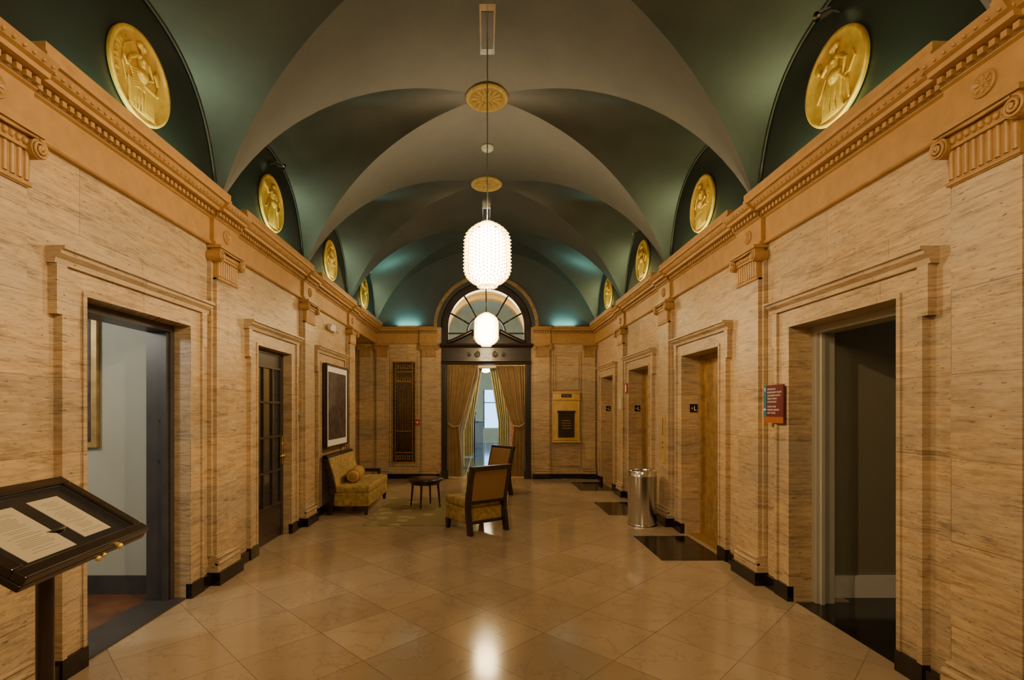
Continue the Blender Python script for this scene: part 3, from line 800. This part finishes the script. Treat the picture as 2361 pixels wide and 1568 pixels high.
for s in (-1,1): mb.box(s*.78,s*1.3,15.9,16.2,0,1.75)
mb.obj('brick_pier',BRICK)
for s in (-1,1):
    mb=curtain(17.15,s*1.28,lambda z:s*(.42-.30*max(0,(z-1.2)/1.85)),3.04,.03,14);mb.obj('curtain',CURT2,normals=False)
mb=curtain(14.2,-1.3,lambda z:-.62+.42*max(0,min(1,(z-1.)/1.6)),3.0,.03,10);mb.obj('sheer_curtain',SHEER,normals=False)
mb=MB()
for i in range(7): mb.cyl((-.40+i*.045,19+.12*i,0),(-.40+i*.045,19+.12*i,1.15),.012,n=8)
mb.tube([(-.43,18.95,1.15),(-.10,19.8,1.15)],.03,8);mb.cyl((-.43,18.95,0),(-.43,18.95,1.45),.05,.04);mb.ell((-.43,18.95,1.5),.07,10);mb.tube([(-.43,18.95,.15),(-.10,19.8,.15)],.015,8)
mb.obj('iron_railing',DWOOD)
for y,z in ((14.6,4.0),(20.,3.35)):
    e=empty('globe_chandelier',(0,y,z))
    mb=MB();mb.ell((0,0,0),.26,20);mb.obj('globe',[emit('globe_glow%d'%int(y),(1,.80,.45),16)],parent=e)
    mb=MB();mb.cyl((0,0,.25),(0,0,6.48-z),.012,n=6);mb.obj('rod',BRASS,parent=e)
def pt(name,loc,p,col,r=.1,par=None):
    l=bpy.data.lights.new(name,'POINT');l.energy=p;l.color=col;l.shadow_soft_size=r
    o=bpy.data.objects.new(name,l);bpy.context.scene.collection.objects.link(o);o.location=loc
    if par:o.parent=par
    return o
e=empty('unseen_room_lamp',(-4.2,2.6,2.94));mb=MB();mb.lathe([(.001,-.06),(.12,-.05),(.15,0)],20);mb.obj('shade',WHITE,parent=e)  # lamp out of view, added to light the side room
pt('added_side_room_light',(0,0,-.35),75,(1,.92,.8),.12,e)
e=empty('unseen_room_lamp',(4.6,3.6,2.94));mb=MB();mb.lathe([(.001,-.06),(.12,-.05),(.15,0)],20);mb.obj('shade',WHITE,parent=e)  # weak lamp out of view inside the dark room
pt('unseen_dark_room_light',(0,0,-.35),2,(1,.85,.6),.12,e)
for s in (-1,1):
    e=empty('unseen_lobby_pendant',(s*2.6,15.2,4.8));mb=MB();mb.lathe([(.03,.2),(.12,.15),(.2,.02),(.19,0)],24);mb.cyl((0,0,.2),(0,0,1.69),.01,n=6);mb.obj('shade',BRASS,parent=e)  # pendants out of view, added to warm the lobby light
    pt('added_lobby_light',(0,0,-.1),480,(1,.70,.30),.12,e)
# ------------------------------------------------------------------ furniture
def chair(name,loc,rz,W,D,H=.9,arm=False,bol=False):
    e=empty(name,loc,rz);h=W/2;d=D/2
    mb=MB();mb.box(-h+.02,h-.02,-d+.05,d,.13,.34);mb.obj('seat_base',VELVET,parent=e,bevel=.02)
    mb=MB();mb.box(-h+.02,h-.02,-d+.07,d+.015,.335,.455);mb.obj('seat_cushion',VELVET,parent=e,bevel=.035)
    mb=MB()
    b=[(-h+.04,-d+.01,.42),(h-.04,-d+.01,.42),(h-.04,-d+.11,.42),(-h+.04,-d+.11,.42)]
    t=[(-h+.04,-d-.09,H-.04),(h-.04,-d-.09,H-.04),(h-.04,-d-.02,H-.04),(-h+.04,-d-.02,H-.04)]
    mb.hexa(b,t);mb.obj('back_cushion',FABR if not arm else VELVET,parent=e,bevel=.018)
    mb=MB()
    for s in (-1,1):
        x0,x1=s*(h-.055),s*h
        if x0>x1:x0,x1=x1,x0
        secs=[(-d-.06,-d+.02,0),(-d-.005,-d+.075,.30),(-d-.01,-d+.075,.45),(-d-.055,-d+.02,.70),(-d-.115,-d-.05,H)]
        for (a0,a1,z0),(b0,b1,z1) in zip(secs,secs[1:]):
            mb.hexa([(x0,a0,z0),(x1,a0,z0),(x1,a1,z0),(x0,a1,z0)],[(x0,b0,z1),(x1,b0,z1),(x1,b1,z1),(x0,b1,z1)])
        mb.hexa([(s*(h-.06),d-.07,0),(s*(h-.015),d-.07,0),(s*(h-.015),d-.02,0),(s*(h-.06),d-.02,0)],[(s*(h-.07),d-.09,.14),(s*(h-.01),d-.09,.14),(s*(h-.01),d-.01,.14),(s*(h-.07),d-.01,.14)])
    mb.hexa([(-h,-d-.11,H-.055),(h,-d-.11,H-.055),(h,-d-.025,H-.055),(-h,-d-.025,H-.055)],[(-h,-d-.125,H+.005),(h,-d-.125,H+.005),(h,-d-.045,H+.005),(-h,-d-.045,H+.005)])
    mb.box(-h+.05,h-.05,-d+.02,-d+.05,.13,.17);mb.box(-h+.05,h-.05,-d+.0,-d+.03,.40,.44)
    if arm:
        mb.box(-h-.0,-h+.05,-d,d-.12,.50,.56);mb.box(-h-.0,-h+.05,d-.18,d-.12,.14,.5)
    mb.obj('wood_frame',DWOOD,parent=e,bevel=.006)
    if bol:
        mb=MB();L=.36
        mb.lathe([(.001,-L),(.06,-L),(.10,-L+.03)]+[(.11+.004*math.cos(i*1.9),-L+.05+i*.02*(2*L-.1)/.62) for i in range(32)]+[(.10,L-.03),(.06,L),(.001,L)],28,0,Matrix.Rotation(pi/2,4,'Y'))
        o=mb.obj('bolster_cushion',BOLST,parent=e);o.location=(.12,-d+.24,.565);o.rotation_euler=(0,0,.12)
    return e
chair('upholstered_settee',(-2.13,8.51,.0),-pi/2,1.48,.60,.92,True,True)
chair('slipper_chair',(-.16,6.93,.0),.62,.64,.60,.90)
chair('slipper_chair',(.04,9.66,.0),2.245,.64,.60,.92)
mb=MB();mb.box(-1.76,-.42,7.06,9.3,.001,.009);mb.obj('area_rug',RUG)
e=empty('round_side_table',(-1.03,8.45,.010))
mb=MB();mb.lathe([(.001,.43),(.285,.43),(.30,.44),(.30,.465),(.285,.475),(.001,.475)],48);mb.lathe([(.24,.38),(.25,.38),(.25,.43),(.24,.43)],40)
for a in (-1.75,-.25,1.35,2.9):
    c_,s_=math.cos(a),math.sin(a);mb.cyl((c_*.26,s_*.26,0),(c_*.22,s_*.22,.43),.012,.022,10)
mb.obj('table',DWOOD,parent=e)
e=empty('trash_can',(2.22,7.16,.003))
mb=MB();mb.lathe([(.001,0.),(.198,0.),(.20,.01),(.20,.69),(.205,.695),(.205,.705),(.20,.71),(.20,.765),(.195,.78),(.13,.785),(.12,.775),(.12,.70),(.001,.70)],48);mb.lathe([(.205,.0),(.205,.02),(.2,.025)],48);mb.obj('bin',STEEL,parent=e)
mb=MB();mb.lathe([(.001,.705),(.118,.705)],32);mb.obj('liner',BLACK,parent=e)
# ------------------------------------------------------------------ menu lectern
dx=Vector((-.02,0,0))
F=Vector((-1.379,1.5,1.134))+dx;Rr=Vector((-1.445,2.15,1.134))+dx;Bk=Vector((-1.797,2.114,1.359))+dx;L_=Bk+F-Rr
C=(F+Rr+Bk+L_)/4
X=(Rr-F).normalized();Y=(Bk-Rr);Y=(Y-X*Y.dot(X)).normalized();Z=X.cross(Y)
if Z.z<0: Z=-Z
hw=(Rr-F).length/2;hh=(Bk-Rr).length/2
e=empty('menu_lectern',(C.x,C.y,0))
M=frame(X,Y,Z,(0,0,C.z))
def fr(mb,x0,x1,y0,y1,z0,z1,m=0): mb.box(x0,x1,y0,y1,z0,z1,m,M)
mb=MB();fr(mb,-hw,hw,-hh,hh,-.045,-.02);w=.045
fr(mb,-hw,hw,-hh,-hh+w,-.02,.012);fr(mb,-hw,hw,hh-w,hh,-.02,.012);fr(mb,-hw,-hw+w,-hh+w,hh-w,-.02,.012);fr(mb,hw-w,hw,-hh+w,hh-w,-.02,.012)
mb.obj('display_frame',DWOOD,parent=e,bevel=.006)
mb=MB();fr(mb,-hw+w,hw-w,-hh+w,hh-w,-.02,-.008);mb.obj('backing_board',simple('black_board',(.02,.02,.022),.25),parent=e)
mb=MB();q=.003
for a,b,c_,d_ in ((-hw+w,hw-w,-hh+w,-hh+w+q),(-hw+w,hw-w,hh-w-q,hh-w),(-hw+w,-hw+w+q,-hh+w,hh-w),(hw-w-q,hw-w,-hh+w,hh-w)): fr(mb,a,b,c_,d_,-.008,.0)
mb.obj('inner_bead',DMETAL,parent=e)
mb=MB();fr(mb,.05,.20,-.125,.115,-.008,-.006);fr(mb,-.235,-.02,-.145,.11,-.008,-.006);mb.obj('menu_sheets',PAPER,parent=e)
mb=MB()
for (a,b,t,bt) in ((.07,.18,.09,-.11),(-.20,-.05,.08,-.12)):
    y=t
    while y>bt:
        ww=random.uniform(.5,1)*(b-a)/2;cx=(a+b)/2;fr(mb,cx-ww,cx+ww,y-.0016,y,-.006,-.0056);y-=random.choice((.008,.008,.014))
mb.obj('menu_lines',simple('ink',(.22,.18,.13),.6),parent=e)
mb=MB()
p=M@Vector((.10,-hh,-.0));p2=M@Vector((.10,-hh-.02,-.0));mb.cyl(p,p2,.006,.012);mb.ell(p2,.012,10)
p=M@Vector((.03,-hh-.005,-.04));mb.ell(p,.011,10);p=M@Vector((.06,-hh-.005,-.035));mb.ell(p,.009,10)
mb.obj('knobs',BRASS,parent=e)
mb=MB();mb.cyl((.0,.0,.02),(.0,.0,C.z-.04),.027,n=20);mb.lathe([(.001,0),(.20,0),(.20,.015),(.17,.03),(.05,.05),(.03,.09)],36);mb.cyl((0,0,C.z-.12),(0,0,C.z-.03),.03,.06)
mb.obj('post_and_base',DWOOD,parent=e)
# ------------------------------------------------------------------ world, camera
w=bpy.data.worlds.new('World');bpy.context.scene.world=w;w.use_nodes=True
bg=w.node_tree.nodes['Background'];bg.inputs[0].default_value=(.30,.58,1,1);bg.inputs[1].default_value=4.5
cam=bpy.data.cameras.new('camera');co=bpy.data.objects.new('camera',cam);bpy.context.scene.collection.objects.link(co)
co.location=(-.02,0,1.65);co.rotation_euler=(pi/2,0,0)
cam.sensor_width=36;cam.sensor_fit='HORIZONTAL';cam.lens=1155/2361*36;cam.shift_x=61.5/2361;cam.shift_y=(943-784)/2361;cam.clip_start=.05
bpy.context.scene.camera=co
